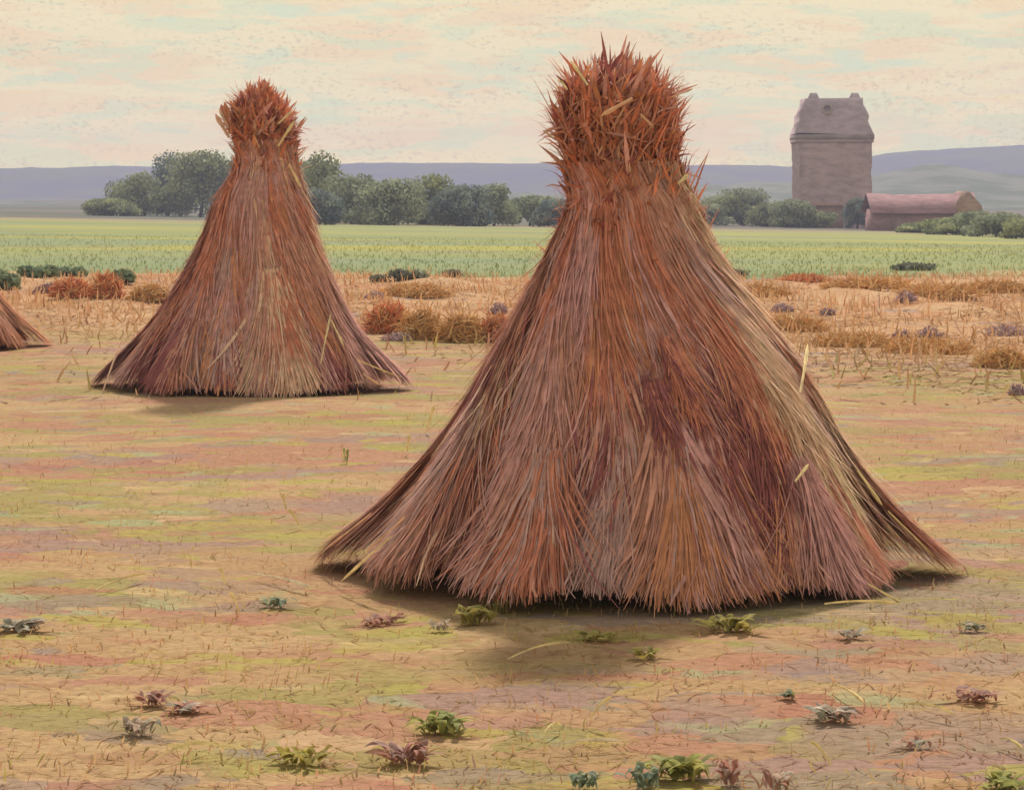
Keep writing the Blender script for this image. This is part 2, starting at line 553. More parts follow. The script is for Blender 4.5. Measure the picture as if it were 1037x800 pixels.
def stook(name, label, base, prof, lean_pts, sheaves, nb, nh, seed, scale_w=1.0, straws=(), head_tan=0.1, group=None, asym=0.0):
    """prof: (z, r) from top to foot; sheaves: (angle in degrees, half width deg, foot factor, foot z, weights over PAL)"""
    r = np.random.default_rng(seed)
    root = empty(name, base, label, 'stook', group)
    pz = np.array([q[0] for q in prof])[::-1]
    pr = np.array([q[1] for q in prof])[::-1]
    zt = prof[0][0]
    zneck = prof[[q[1] for q in prof[:-3]].index(min(q[1] for q in prof[3:-3]))][0]

    def R(z):
        return np.interp(z, pz, pr)

    def ax(z):
        return np.interp(z, [q[0] for q in lean_pts], [q[1] for q in lean_pts]), np.asarray(z) * 0.0
    # dense core that closes the bundle
    mb = MB()
    zs = np.linspace(0.05, zt - 0.16, 24)
    ths = np.linspace(0, 2 * pi, 41)[:-1]
    V = []
    for z in zs:
        q = R(z) * (0.80 if z < 0.2 else 0.87 if z < zneck - 0.05 else 0.62)
        ox, oy = ax(z)
        for th in ths:
            b = 1 + 0.04 * sin(th * 9 + seed)
            V.append((ox + q * b * cos(th), oy + q * b * sin(th), z))
    n = len(ths)
    F = [(i * n + j, i * n + (j + 1) % n, (i + 1) * n + (j + 1) % n, (i + 1) * n + j) for i in range(len(zs) - 1) for j in range(n)]
    mb.add(V, F, (0.42, 0.18, 0.12))
    mb.build('core', M_STRAW, root)
    names = list(PAL)
    # neck-to-foot parameter: s = 0 neck, 1 foot
    for i, spec in enumerate(sheaves):
        deg, hw, foot, zf, wts = spec[:5]
        smin = spec[5] if len(spec) > 5 else -0.05
        th0, hwr = radians(deg), radians(hw)
        k = int(nb * hw / 20 * (1.1 - max(smin, 0)))
        tilt = r.normal(0, 0.16)
        smax = spec[6] if len(spec) > 6 else 0.90
        uu = np.clip(r.normal(0, 0.50, k), -1.15, 1.15)
        s0 = smin + r.random(k) ** (1.0 if smin < 0 else 1.5) * (smax - smin)
        ln = (0.10 + 0.30 * r.random(k)) * (1.0 if smax > 0.8 else 0.35)
        s1 = np.minimum(s0 + ln, 1.0 + r.normal(0, 0.012, k))
        S = s0[:, None] + (s1 - s0)[:, None] * np.linspace(0, 1, 6)[None]
        zend = zf * 0.5 + abs(r.normal(0, 0.018)) * (foot < 1.1) + 0.07 * uu ** 2 + np.abs(r.normal(0, 0.032, k))
        Z = zneck + (zend[:, None] - zneck) * S
        drift = tilt + np.where(r.random(k) < 0.03, r.normal(0, 0.9, k), r.normal(0, 0.28, k))
        swirl = 0.55 * (1 - S).clip(0, 1.2) ** 2
        TH = th0 + uu[:, None] * hwr * (1.0 + 0.05 * np.sin(S * 6 + i)) + drift[:, None] * (S - s0[:, None]) - swirl
        rad = R(np.clip(Z, 0.0, zt))
        bul = 0.985 - (0.13 * uu ** 2)[:, None] * (0.3 + 0.9 * S) + (0.06 if smin > 0 else 0.0)
        ff = 1 + (foot - 1) * np.clip((S - 0.62) / 0.38, 0, 1) ** 1.5 * (1 - 0.75 * np.abs(uu[:, None]) ** 1.2)
        rad = rad * bul * ff + r.uniform(-0.011, 0.010, k)[:, None] * (0.5 + S)
        rad = rad + np.linspace(0, 1, 6)[None] ** 2 * np.abs(r.normal(0, 0.012, k) * np.where(r.random(k) < 0.05, 4, 1))[:, None]
        rad = rad + 0.006 * np.sin(np.linspace(0, 6, 6)[None] + r.random(k)[:, None] * 6)
        rad = rad * (1 + asym * np.cos(TH) * (1 - S.clip(0, 1) ** 3))
        P = np.stack([ax(Z)[0] + rad * np.cos(TH), ax(Z)[1] + rad * np.sin(TH), Z], -1)
        tm = TH.mean(1) + r.normal(0, 0.12, k)
        wd = np.stack([-np.sin(tm), np.cos(tm), r.normal(0, 0.06, k)], 1)
        w0 = scale_w * (0.0014 + 0.0038 * r.random(k) ** 1.5)
        w0 = np.where(r.random(k) < 0.12, w0 * 2.2, w0)
        w = w0[:, None] * np.array([0.45, 0.9, 1.0, 1.0, 0.8, 0.3])[None]
        # colour: low-frequency drift over the sheaf plus per-blade choice
        pw = np.array([wts.get(nm, 0.0) for nm in names])
        zm, um = Z.mean(1), TH.mean(1)
        cols = np.zeros((k, 3))
        for j in range(k):
            q = pw.copy()
            for a in range(len(names)):
                q[a] *= math.exp(10.0 * mnoise.noise(Vector((um[j] * 2.4 + a * 17.3, zm[j] * 2.0 + a * 5.1, seed + i * 0.25))))
            q /= q.sum()
            cols[j] = PAL[names[int(np.searchsorted(np.cumsum(q), r.random() * 0.9999))]]
        cols *= r.normal(1, 0.06, k).clip(0.7, 1.3)[:, None]
        mb = MB()
        mb.blades(P, wd, w, cols)
        mb.build('sheaf', M_STRAW, root)
    # bushy head of ears above the tie
    mb = MB()
    k = nh
    zt_ = zneck - 0.16 + (zt - zneck + 0.15) * r.random(k)
    low = r.random(k) < 0.16
    zt_ = np.where(low, zneck - 0.45 * r.random(k) ** 1.5, zt_)
    th = r.random(k) * 2 * pi
    clump = np.array([mnoise.noise(Vector((cos(a) * 2.6, sin(a) * 2.6, b * 7 + seed))) for a, b in zip(th, zt_)])
    tipr = R(zt_.clip(0, zt)) * r.uniform(0.66, 0.97, k) * (1 + 0.24 * clump)
    topk = r.random(k) < 0.2
    zt_ = np.where(topk, zt - 0.26 + 0.20 * r.random(k), zt_)
    tipr = np.where(topk, R(np.full(k, zt - 0.12)) * np.sqrt(r.random(k)) * 1.1, tipr)
    zb = zt_ - r.uniform(0.06, 0.24, k)
    br = np.minimum(R(zb.clip(0, zt)), R(zt_.clip(0, zt)) + 0.02) * r.uniform(0.62, 0.95, k)
    thb = th + r.normal(0, 0.40, k) - 0.25
    B = np.stack([ax(zb)[0] + br * np.cos(thb), ax(zb)[1] + br * np.sin(thb), zb], 1)
    E = np.stack([ax(zt_)[0] + tipr * np.cos(th), ax(zt_)[1] + tipr * np.sin(th), zt_], 1)
    sv = np.linspace(0, 1, 6)
    P = B[:, None] + (E - B)[:, None] * sv[None, :, None]
    out = np.stack([np.cos(th), np.sin(th), r.normal(0.2, 0.6, k)], 1)
    P = P + out[:, None] * (np.abs(r.normal(0, 0.022, k))[:, None, None] * (sv ** 2)[None, :, None])
    P[:, :, 2] -= 0.09 * (sv ** 3)[None] * r.random(k)[:, None] ** 2
    P += (sv ** 1.5)[None, :, None] * r.normal(0, 0.04, (k, 1, 3))
    tm = th + r.normal(0, 0.5, k)
    wd = np.stack([-np.sin(tm), np.cos(tm), r.normal(0, 0.4, k)], 1)
    w0 = scale_w * (0.0022 + 0.0105 * r.random(k) ** 2.2)
    w = w0[:, None] * np.array([0.3, 0.7, 0.95, 1.0, 0.8, 0.12])[None]
    hp = [PAL['rust']] * 6 + [PAL['brown']] * 4 + [PAL['orange']] * 2 + [PAL['mauve']] * 3 + [PAL['grey']] + [PAL['dark']]
    key = np.array([mnoise.noise(Vector((a * 2.0, b * 5, seed + 2.0))) for a, b in zip(th, zt_)])
    idx = np.clip(((key + 0.5 + r.normal(0, 0.22, k)) * len(hp)).astype(int), 0, len(hp) - 1)
    cols = np.array(hp)[idx] * r.normal(1, 0.15, k).clip(0.6, 1.5)[:, None]
    tn = r.random(k) < head_tan * 0.35
    cols *= 1.1
    cols[tn] = PAL['tan']
    mb.blades(P, wd, w, cols)
    mb.build('head', M_STRAW, root)
    # single ears and straws standing out of the bundle: (start xyz, end xyz, half width, colour name)
    for (a, b, hwid, cn) in straws:
        a, b = Vector(a), Vector(b)
        for q in (a, b):                                   # keep the straw just outside the bundle's surface
            ox, oy = ax(q.z)
            rr_ = float(R(min(max(q.z, 0), zt))) * 1.10 + 0.05
            q.y = oy - math.sqrt(max(rr_ ** 2 - (q.x - ox) ** 2, 0.0)) if q.z < zt - 0.12 else q.y
        ln = (b - a).length
        mb = MB()
        d = (b - a).normalized()
        s1 = d.cross(Vector((0, 1, 0))).normalized()
        s2 = d.cross(s1)
        hwid *= 0.62
        for sd_ in (s1, s2):
            pts = np.array([[a + (b - a) * q + s2 * (0.02 * ln * sin(q * pi))] for q in np.linspace(0, 1, 7)]).reshape(1, 7, 3)
            mb.blades(pts, np.array([sd_]), hwid * np.array([[0.6, 0.7, 0.7, 0.8, 1.1, 1.0, 0.2]]), np.array([PAL[cn]]))
        mb.build('straw', M_STRAW, root)
    return root


W_LEFT = {'brown': 3, 'rust': 3, 'orange': 1.2, 'grey': 0.8, 'tan': 0.03, 'dark': 0.3}
W_MID = {'mauve': 3, 'brown': 3, 'rust': 2.2, 'grey': 1.2, 'pink': 0.8, 'orange': 1.0, 'dark': 0.3}
W_RED = {'rust': 3, 'orange': 2.0, 'brown': 2.5, 'mauve': 1.5, 'dark': 0.4}
W_TAN = {'tan': 9, 'grey': 0.6, 'brown': 1.0, 'rust': 0.4, 'straw': 0.01}  # bleached straw; sunlit look of the right flank partly put into this colour
W_PINK = {'pink': 3, 'mauve': 2, 'grey': 2, 'brown': 1}
W_BACK = {'brown': 3, 'rust': 2, 'tan': 1.5}

p0 = at(643, 577)
C1 = [(z, q * 0.00419) for z, q in ((0.0, -2), (.09, -6), (.24, -1), (.45, 3), (.66, 8), (.87, 7), (1.08, 2), (1.29, -2), (1.54, -2), (1.66, -12), (1.79, -17), (1.92, -19), (2.15, -14))]
C2 = [(z, q * 0.00796) for z, q in ((0.0, 0), (.2, 0), (.49, 2), (.85, 7), (1.21, 10), (1.53, 12), (1.75, 17), (1.89, 17), (2.1, 12), (2.3, 8), (2.42, 11))]
PR1 = [(2.13, 0.06), (2.1, 0.15), (2.04, 0.22), (1.98, 0.258), (1.915, 0.275), (1.79, 0.276), (1.7, 0.262), (1.62, 0.243), (1.54, 0.262), (1.45, 0.292), (1.286, 0.372), (1.08, 0.505), (0.867, 0.65), (0.66, 0.77), (0.45, 0.88), (0.24, 0.99), (0.09, 1.08), (0.0, 1.12)]
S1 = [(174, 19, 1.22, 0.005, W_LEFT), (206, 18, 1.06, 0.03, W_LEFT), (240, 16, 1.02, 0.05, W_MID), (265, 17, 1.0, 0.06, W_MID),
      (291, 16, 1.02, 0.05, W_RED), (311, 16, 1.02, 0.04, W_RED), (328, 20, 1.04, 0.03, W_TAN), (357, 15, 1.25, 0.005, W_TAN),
      (280, 13, 1.0, 0.05, W_MID, 0.56), (279, 7, 1.0, 0.05, {'dark': 4, 'rust': 1}, 0.50, 0.60), (288, 4, 1.0, 0.05, {'dark': 2, 'rust': 3}, 0.40, 0.52), (316, 9, 1.0, 0.04, W_PINK, 0.7), (245, 9, 1.0, 0.05, W_LEFT, 0.68),  # dark-weighted entries put the shade of the pocket between sheaves into colour
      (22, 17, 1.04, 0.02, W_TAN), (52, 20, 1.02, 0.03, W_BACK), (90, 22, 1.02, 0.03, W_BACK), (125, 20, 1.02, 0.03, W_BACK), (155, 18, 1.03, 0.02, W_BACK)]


def loc_pt(base, dist_y, px, py):
    """point at photo pixel on the vertical plane at depth dist_y, relative to a thing's base"""
    return Vector(((px - CX0) / FPX * dist_y, dist_y, EYE - (py - HY) / FPX * dist_y)) - Vector(base)


def ln(base, dy, pa, pb, w, c_, dz=0.0):
    return (loc_pt(base, base[1] + dy, *pa), loc_pt(base, base[1] + dy + dz, *pb), w, c_)


ST1 = [ln(p0, -0.12, (594, 88), (578, 62), 0.011, 'straw'), ln(p0, 0.05, (605, 84), (601, 60), 0.008, 'brown'),
       ln(p0, -0.05, (627, 76), (638, 42), 0.009, 'grey'), ln(p0, -0.1, (609, 80), (610, 52), 0.008, 'dark'),
       ln(p0, -0.1, (641, 74), (646, 60), 0.009, 'mauve'), ln(p0, 0.0, (650, 78), (660, 56), 0.009, 'brown'),
       ln(p0, -0.15, (574, 92), (566, 80), 0.010, 'straw'), ln(p0, -0.29, (640, 100), (608, 118), 0.014, 'tan'),
       ln(p0, -0.30, (648, 116), (662, 130), 0.009, 'tan'), ln(p0, -0.1, (678, 100), (702, 90), 0.007, 'tan'),
       ln(p0, -0.2, (560, 140), (550, 132), 0.008, 'tan'), ln(p0, -0.2, (686, 186), (697, 177), 0.013, 'straw'),
       ln(p0, -0.30, (803, 392), (821, 350), 0.012, 'straw'), ln(p0, -0.66, (800, 482), (816, 467), 0.011, 'straw'),
       ln(p0, -0.15, (855, 465), (880, 500), 0.010, 'straw'), ln(p0, -0.1, (885, 505), (968, 585), 0.007, 'straw'),
       ln(p0, -0.2, (400, 530), (350, 578), 0.009, 'straw'), ln(p0, -0.15, (378, 515), (326, 562), 0.008, 'tan'),
       ln(p0, -0.1, (415, 508), (375, 545), 0.008, 'tan'), ln(p0, -0.35, (860, 570), (905, 598), 0.008, 'straw')]
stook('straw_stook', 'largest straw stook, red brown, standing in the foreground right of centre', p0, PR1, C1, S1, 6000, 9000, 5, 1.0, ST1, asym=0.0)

p1 = at(253, 391.5)
PR2 = [(2.42, 0.03), (2.36, 0.11), (2.27, 0.22), (2.20, 0.275), (2.125, 0.295), (2.03, 0.275), (1.89, 0.240), (1.75, 0.250), (1.53, 0.355),
       (1.21, 0.46), (0.85, 0.62), (0.49, 0.81), (0.207, 0.99), (0.08, 1.06), (0.0, 1.10)]
W_T2 = {'tan': 0.9, 'brown': 2.5, 'rust': 1.0, 'mauve': 1.2, 'grey': 1.0}
S2 = [(179, 19, 1.18, 0.005, W_MID), (210, 18, 1.04, 0.03, W_LEFT), (238, 16, 1.0, 0.05, W_MID), (262, 16, 1.0, 0.07, W_MID),
      (288, 19, 1.04, 0.02, W_T2), (316, 16, 1.0, 0.06, W_RED), (338, 15, 1.02, 0.03, W_T2), (359, 16, 1.22, 0.005, W_T2),
      (293, 17, 1.0, 0.03, {'tan': 9, 'brown': 2, 'rust': 0.6}, 0.50), (240, 10, 1.0, 0.04, W_LEFT, 0.7),
      (25, 18, 1.04, 0.02, W_TAN), (60, 22, 1.02, 0.03, W_BACK), (100, 24, 1.02, 0.03, W_BACK), (145, 22, 1.03, 0.02, W_BACK)]
ST2 = [ln(p1, -0.1, (234, 140), (218, 116), 0.03, 'tan'), ln(p1, -0.15, (233, 132), (223, 106), 0.035, 'rust'), ln(p1, -0.1, (236, 136), (228, 104), 0.035, 'orange'),
       ln(p1, -0.1, (266, 100), (269, 82), 0.03, 'brown'), ln(p1, -0.36, (281, 148), (297, 122), 0.018, 'straw'), ln(p1, -0.36, (281, 126), (294, 112), 0.014, 'straw'),
       ln(p1, -0.2, (232, 130), (221, 110), 0.02, 'tan'), ln(p1, -0.3, (292, 166), (304, 190), 0.016, 'straw'),
       ln(p1, -0.8, (326, 366), (333, 318), 0.012, 'straw'), ln(p1, -0.75, (334, 325), (348, 352), 0.012, 'straw'),
       ln(p1, -0.6, (362, 364), (412, 392), 0.012, 'straw'), ln(p1, -0.4, (370, 376), (386, 388), 0.012, 'tan'),
       ln(p1, -0.3, (110, 396), (120, 340), 0.014, 'tan'), ln(p1, 0.0, (264, 92), (268, 80), 0.02, 'mauve')]
stook('straw_stook', 'smaller straw stook with tan front, standing left in the middle distance', p1, PR2, C2, S2, 3200, 6500, 21, 1.5, ST2)

p2 = at(-86, 353)
S3 = [(q[0] + 7, q[1], q[2], q[3], {'orange': 3, 'tan': 2, 'brown': 2, 'rust': 2}) for q in S2 if len(q) == 5]
PR3 = [(z * 0.92, q * 1.04) for z, q in PR2]
stook('straw_stook', 'orange straw stook cut off by the left edge of the picture', p2, PR3, C2, S3, 1700, 2000, 33, 1.7)


# ---------------------------------------------------------------- trees and bushes beyond the field
def crown_mesh(r, lobes, n, leaf, cols, name, parent):
    """lobes: (x, y, z, rx, rz)"""
    mb = MB()
    wts = np.array([l[3] ** 2 for l in lobes])
    wts = wts / wts.sum()
    ids = r.choice(len(lobes), n, p=wts)
    L = np.array(lobes)[ids]
    d = r.normal(0, 1, (n, 3))
    d /= np.linalg.norm(d, axis=1)[:, None]
    rad = r.random(n) ** 0.28 * r.uniform(0.86, 1.10, n)
    ctr = L[:, :3] + d * np.stack([L[:, 3], L[:, 3], L[:, 4]], 1) * rad[:, None]
    ctr[:, 2] = np.maximum(ctr[:, 2], 0.03)
    nrm = d + r.normal(0, 0.55, (n, 3))
    nrm /= np.linalg.norm(nrm, axis=1)[:, None]
    a = np.cross(nrm, r.normal(0, 1, (n, 3)))
    a /= np.linalg.norm(a, axis=1)[:, None]
    b = np.cross(nrm, a)
    sz = leaf * r.uniform(0.5, 1.15, n)[:, None]
    V = np.stack([ctr - a * sz, ctr - b * sz * 0.7, ctr + a * sz, ctr + b * sz * 0.7], 1).reshape(-1, 3)
    F = np.arange(4 * n).reshape(n, 4)
    key = np.array([mnoise.noise(Vector(q * 0.9)) for q in ctr]) + r.normal(0, 0.13, n)
    tcol = np.clip(key + 0.5, 0, 1)[:, None]
    C = np.array(cols[0]) * (1 - tcol) + np.array(cols[1]) * tcol
    C = C * r.uniform(0.87, 1.13, n)[:, None]
    mb.add(V, F, np.repeat(C, 4, 0))
    return mb.build(name, M_CROWN, parent)


OLIVE = ((0.207, 0.232, 0.116), (0.390, 0.403, 0.195))
DEEP = ((0.129, 0.176, 0.176), (0.275, 0.305, 0.229))
GREYG = ((0.232, 0.268, 0.171), (0.390, 0.409, 0.244))


def tree(px, base, top, wpx, cols, label, name='tree', cat='tree', group=None, n=2600, seed=0, depth_add=0.0, trunk=True, lobes_n=11):
    g = at(px, base)
    if depth_add:
        y = g.y + depth_add
        g = Vector((g.x * y / g.y, y, 0))
        g.z = gz(g.x, g.y)
    d = g.y
    hgt = EYE - (top - HY) / FPX * d - g.z
    wd = 1.3 * wpx / FPX * d
    r = np.random.default_rng(1000 + seed)
    root = empty(name, g, label, cat, group)
    lobes = []
    for i in range(lobes_n):
        zz = hgt * r.uniform(0.18, 0.80)
        fr = 1.0 - 0.55 * (zz / hgt - 0.3) if zz > 0.3 * hgt else 0.95
        x = r.uniform(-1, 1) * wd * 0.33 * fr
        y = r.uniform(-1, 1) * wd * 0.33 * fr
        q = wd * r.uniform(0.20, 0.30)
        lobes.append((x, y, zz, q, min(q * 0.9, hgt * 0.28, hgt - zz)))
    q = wd * 0.24
    lobes.append((r.uniform(-.1, .1) * wd, 0, hgt - min(q * 0.8, hgt * 0.25), q, min(q * 0.8, hgt * 0.25)))
    for sx in (-1, 1):
        lobes.append((sx * wd * 0.30, r.uniform(-.2, .2) * wd, hgt * 0.22, wd * 0.2, hgt * 0.22))
    crown_mesh(r, lobes, n, 0.018 * max(wd, hgt) + 0.05, cols, 'crown', root)
    if trunk:
        mb = MB()
        rt = 0.022 * hgt + 0.05
        paths = [[(0, 0, -0.1), (0.03 * wd, 0, hgt * 0.3), (0, 0.02, hgt * 0.62)]]
        for l in lobes[:5]:
            paths.append([(0.02 * wd, 0, hgt * 0.25), (l[0] * 0.5, l[1] * 0.5, (hgt * 0.25 + l[2]) / 2 + 0.1), (l[0], l[1], l[2])])
        for i, pth in enumerate(paths):
            pts = np.array(pth)
            V, F = [], []
            for j, pt in enumerate(pts):
                rr = rt * (1 if i == 0 else 0.5) * (1 - 0.35 * j)
                for a in range(6):
                    V.append(pt + np.array([cos(a * pi / 3) * rr, sin(a * pi / 3) * rr, 0]))
            for j in range(2):
                for a in range(6):
                    F.append((j * 6 + a, j * 6 + (a + 1) % 6, j * 6 + 6 + (a + 1) % 6, j * 6 + 6 + a))
            mb.add(V, F, (0.09, 0.07, 0.055))
        mb.build('trunk', M_BARK, root)
    return root


GT = 'trees along the far edge of the green field'
TREES = [
    (112, 219, 201, 46, OLIVE, 'low dark bush at the left end of the far tree row', 3, 'bush'),
    (146, 219, 174, 56, OLIVE, 'leftmost rounded olive tree of the far tree row', 0, 'tree'),
    (170, 219, 153, 52, DEEP, 'dark olive tree with a high left top, second in the far row', 4, 'tree'),
    (203, 220, 152, 66, OLIVE, 'broad grey green tree just left of the smaller stook', 1, 'tree'),
    (240, 221, 158, 60, OLIVE, 'tree half hidden behind the neck of the smaller stook', 8, 'tree'),
    (292, 224, 158, 60, OLIVE, 'tree whose crown shows through right behind the smaller stook', 2, 'tree'),
    (328, 226, 153, 62, OLIVE, 'tallest tree just right of the smaller stook', 2, 'tree'),
    (318, 227, 190, 46, DEEP, 'blue green bush beside the right flank of the smaller stook', -6, 'bush'),
    (356, 227, 176, 56, GREYG, 'middle height green tree sloping down right of the tallest one', 0, 'tree'),
    (392, 228, 180, 62, GREYG, 'rounded grey green tree in the middle of the gap between stooks', 0, 'tree'),
    (430, 228, 176, 60, OLIVE, 'flat topped olive tree in the gap between stooks', 3, 'tree'),
    (468, 229, 187, 56, DEEP, 'dark blue green tree in the gap between stooks', 0, 'tree'),
    (500, 229, 185, 46, GREYG, 'upright grey tree in the gap, left of the low shrubs', 1, 'tree'),
    (536, 229, 198, 54, GREYG, 'low spreading tree just left of the largest stook', 0, 'tree'),
    (565, 230, 202, 46, DEEP, 'low dark bush at the left flank of the largest stook', -3, 'bush'),
    (712, 229, 206, 52, GREYG, 'grey bush just right of the neck of the largest stook', 0, 'bush'),
    (752, 229, 189, 50, GREYG, 'taller loose bush between the largest stook and the tower', 2, 'tree'),
    (785, 230, 205, 50, OLIVE, 'dark bush left of the tower foot', 0, 'bush'),
    (818, 231, 208, 44, OLIVE, 'dark bush in front of the left corner of the tower', 0, 'bush'),
    (868, 232, 200, 22, DEEP, 'narrow dark shrub between the tower and the red barn', 0, 'bush'),
    (930, 236, 226, 40, OLIVE, 'very low bush in front of the middle of the red barn', 0, 'bush'),
    (735, 229, 198, 46, OLIVE, 'second bush from the neck of the largest stook towards the tower', 4, 'bush'),
    (802, 231, 201, 40, GREYG, 'grey bush behind the two dark ones at the tower foot', 3, 'bush'),
    (988, 239, 213, 44, GREYG, 'taller grey bush just beyond the orange gable of the barn', 5, 'bush'),
    (968, 238, 220, 56, OLIVE, 'spreading bush in front of the right gable of the barn', 0, 'bush'),
    (1008, 240, 214, 60, GREYG, 'grey bush right of the barn', 0, 'bush'),
    (1040, 242, 221, 46, OLIVE, 'bush at the right edge of the picture, far side of the field', 0, 'bush'),
]
for i, (px, b, tp, w, cl, lb, da, nm) in enumerate(TREES):
    tree(px, b, tp, w, cl, lb, nm, nm, GT, 6000, i, da, True)

# ---------------------------------------------------------------- tower and barn
gt = at(842, 231)
D = gt.y + 9
gt = Vector((gt.x * D / gt.y, D, 0))
gt.z = gz(gt.x, gt.y)
k = 0.97 * (D - 9.2) / FPX * 1.01


def zpx(py):
    return EYE - (py - HY) * k - gt.z


tw = empty('stone_tower', gt, 'massive mauve stone tower with ledge and two corner chimneys, beyond the green field', 'tower')
STN = (0.48, 0.34, 0.33)
STN2 = (0.45, 0.33, 0.34)
hw0, hw1 = 37.5 * k, 38.5 * k
mb = MB()
zl = zpx(139)
# shaft in courses with slightly uneven faces, so it reads as old masonry
r = np.random.default_rng(4)
zs = np.linspace(-0.3, zl, 15)
ringn = 10
V, F = [], []
for j, z in enumerate(zs):
    f = (hw0 + (hw1 - hw0) * j / 14)
    for side in range(4):
        for q in range(ringn):
            a = -1 + 2 * q / ringn
            x, y = ((a, -1), (1, a), (-a, 1), (-1, -a))[side]
            jit = r.normal(0, 0.05)
            V.append((x * f + (jit if side in (1, 3) else 0), y * f + (jit if side in (0, 2) else 0), z))
nn = 4 * ringn
for j in range(14):
    for q in range(nn):
        F.append((j * nn + q, j * nn + (q + 1) % nn, (j + 1) * nn + (q + 1) % nn, (j + 1) * nn + q))
mb.add(V, F, STN)
mb.build('shaft', M_STONE, tw)
mb = MB()
f = 40.5 * k
mb.box(-f, f, -f, f, zl, zl + 0.45, (0.33, 0.25, 0.22))
mb.box(-f * 0.985, f * 0.985, -f * 0.985, f * 0.985, zl - 0.3, zl - 0.002, STN)
mb.build('ledge', M_STONE, tw)
mb = MB()
z0, z1 = zl + 0.45, zpx(95.5)
f0, f1 = 39.0 * k, 29.0 * k
NV = 6
V, F = [], []
for j in range(NV + 1):
    tt = j / NV
    f = f0 + (f1 - f0) * tt ** 1.35
    for x, y in ((-1, -1), (1, -1), (1, 1), (-1, 1)):
        V.append((x * f + r.normal(0, 0.09), y * f, z0 + (z1 - z0) * tt + r.normal(0, 0.06)))
for j in range(NV):
    for q in range(4):
        F.append((j * 4 + q, j * 4 + (q + 1) % 4, j * 4 + 4 + (q + 1) % 4, j * 4 + 4 + q))
F.append((NV * 4, NV * 4 + 1, NV * 4 + 2, NV * 4 + 3))
mb.add(V, F, STN2)
roof = mb.build('roof', M_STONE, tw)
for px in (820, 864):
    mb = MB()
    x = (px - 842) * k
    mb.box(x - 7.5 * k, x + 7.5 * k, -f1 * 0.97, -f1 * 0.97 + 14 * k, z1 - 0.4, zpx(89.5), STN2, 0.45)
    mb.build('chimney', M_STONE, roof)
# ring added on the roof slope, putting a round light mark into its shape
mb = MB()
cxw, czw = (833 - 842) * k, zpx(107)
tt = (czw - z0) / (z1 - z0)
yw = -(f0 + (f1 - f0) * tt ** 1.35)
V, F = [], []
for j in range(20):
    a = j * 2 * pi / 20
    for rr, yo in ((0.34, -0.35), (0.50, -0.35), (0.50, 0.5), (0.34, 0.0)):
        V.append((cxw + rr * cos(a), yw + yo, czw + rr * sin(a)))
for j in range(20):
    b = (j + 1) % 20
    for q in range(4):
        F.append((j * 4 + q, j * 4 + (q + 1) % 4, b * 4 + (q + 1) % 4, b * 4 + q))
mb.add(V, F, (0.42, 0.33, 0.27))
mb.build('light_mark_ring', M_STONE, roof)

# low rust-coloured wall stub at the tower foot
g = at(836, 231)
g = Vector((g.x, g.y + 1.5, 0))
g.x = (836 - CX0) / FPX * g.y
g.z = gz(g.x, g.y)
kk = g.y / FPX
mb = MB()
mb.box(-17 * kk, 17 * kk, -0.6, 0.6, -0.2, 22 * kk, (0.30, 0.19, 0.15))
mb.box(-18 * kk, 18 * kk, -0.75, 0.75, 22 * kk, 25 * kk, (0.33, 0.19, 0.14), 0.7)
tag(mb.build('garden_wall', M_TILE, loc=g), 'short rusty brick wall at the foot of the stone tower', 'wall')

gb = at(930, 235)
Db = gb.y + 8
gb = Vector((gb.x * Db / gb.y, Db, 0))
gb.z = gz(gb.x, gb.y)
kb = Db / FPX
bn = empty('barn', gb, 'long low red barn with an orange gable end, right of the stone tower', 'barn')
xl, xr, dp = (877 - 930) * kb, (986 - 930) * kb, 5.2
ze, zr = EYE - (212 - HY) * kb - gb.z, EYE - (195 - HY) * kb - gb.z
mb = MB()
mb.box(xl + 0.3, xr - 0.3, -dp / 2, dp / 2, -0.5, ze, (0.36, 0.21, 0.20))
mb.build('wall', M_TILE, bn)
mb = MB()
n = 16
xs = np.linspace(xl, xr, n)
r = np.random.default_rng(8)
sag = -0.18 * np.sin(np.linspace(0, pi, n)) + r.normal(0, 0.03, n)
V, F = [], []
for j, x in enumerate(xs):
    V += [(x, -dp / 2 - 0.35, ze - 0.15 + sag[j] * 0.4), (x, 0, zr + sag[j]), (x, dp / 2 + 0.35, ze - 0.15 + sag[j] * 0.4),
          (x, dp / 2 + 0.35, ze - 0.32 + sag[j] * 0.4), (x, 0, zr - 0.2 + sag[j]), (x, -dp / 2 - 0.35, ze - 0.32 + sag[j] * 0.4)]
for j in range(n - 1):
    for q in range(6):
        F.append((j * 6 + q, j * 6 + (q + 1) % 6, j * 6 + 6 + (q + 1) % 6, j * 6 + 6 + q))
mb.add(V, F, (0.34, 0.19, 0.185))
rf = mb.build('roof', M_TILE, bn)
mb = MB()
g0 = (963 - 930) * kb
mb.add([(g0, -dp / 2 - 0.5, -0.4), (xr + 0.1, -dp / 2 - 0.5, -0.4), (xr + 0.1, -dp / 2 - 0.5, ze + 0.3), ((g0 + xr) / 2, -dp / 2 - 0.5, zr + 0.1),
        (g0, -dp / 2 - 0.5, ze + 0.3), (g0, dp / 2, -0.4), (xr + 0.1, dp / 2, -0.4), (xr + 0.1, dp / 2, ze + 0.3), ((g0 + xr) / 2, dp / 2, zr + 0.1), (g0, dp / 2, ze + 0.3)],
       [(0, 1, 2, 4), (2, 3, 4, 4), (1, 6, 7, 2), (2, 7, 8, 3), (3, 8, 9, 4), (0, 4, 9, 5)], (0.38, 0.24, 0.16))
mb.build('gable_end', M_TILE, bn)
mb = MB()
xd = (905 - 930) * kb
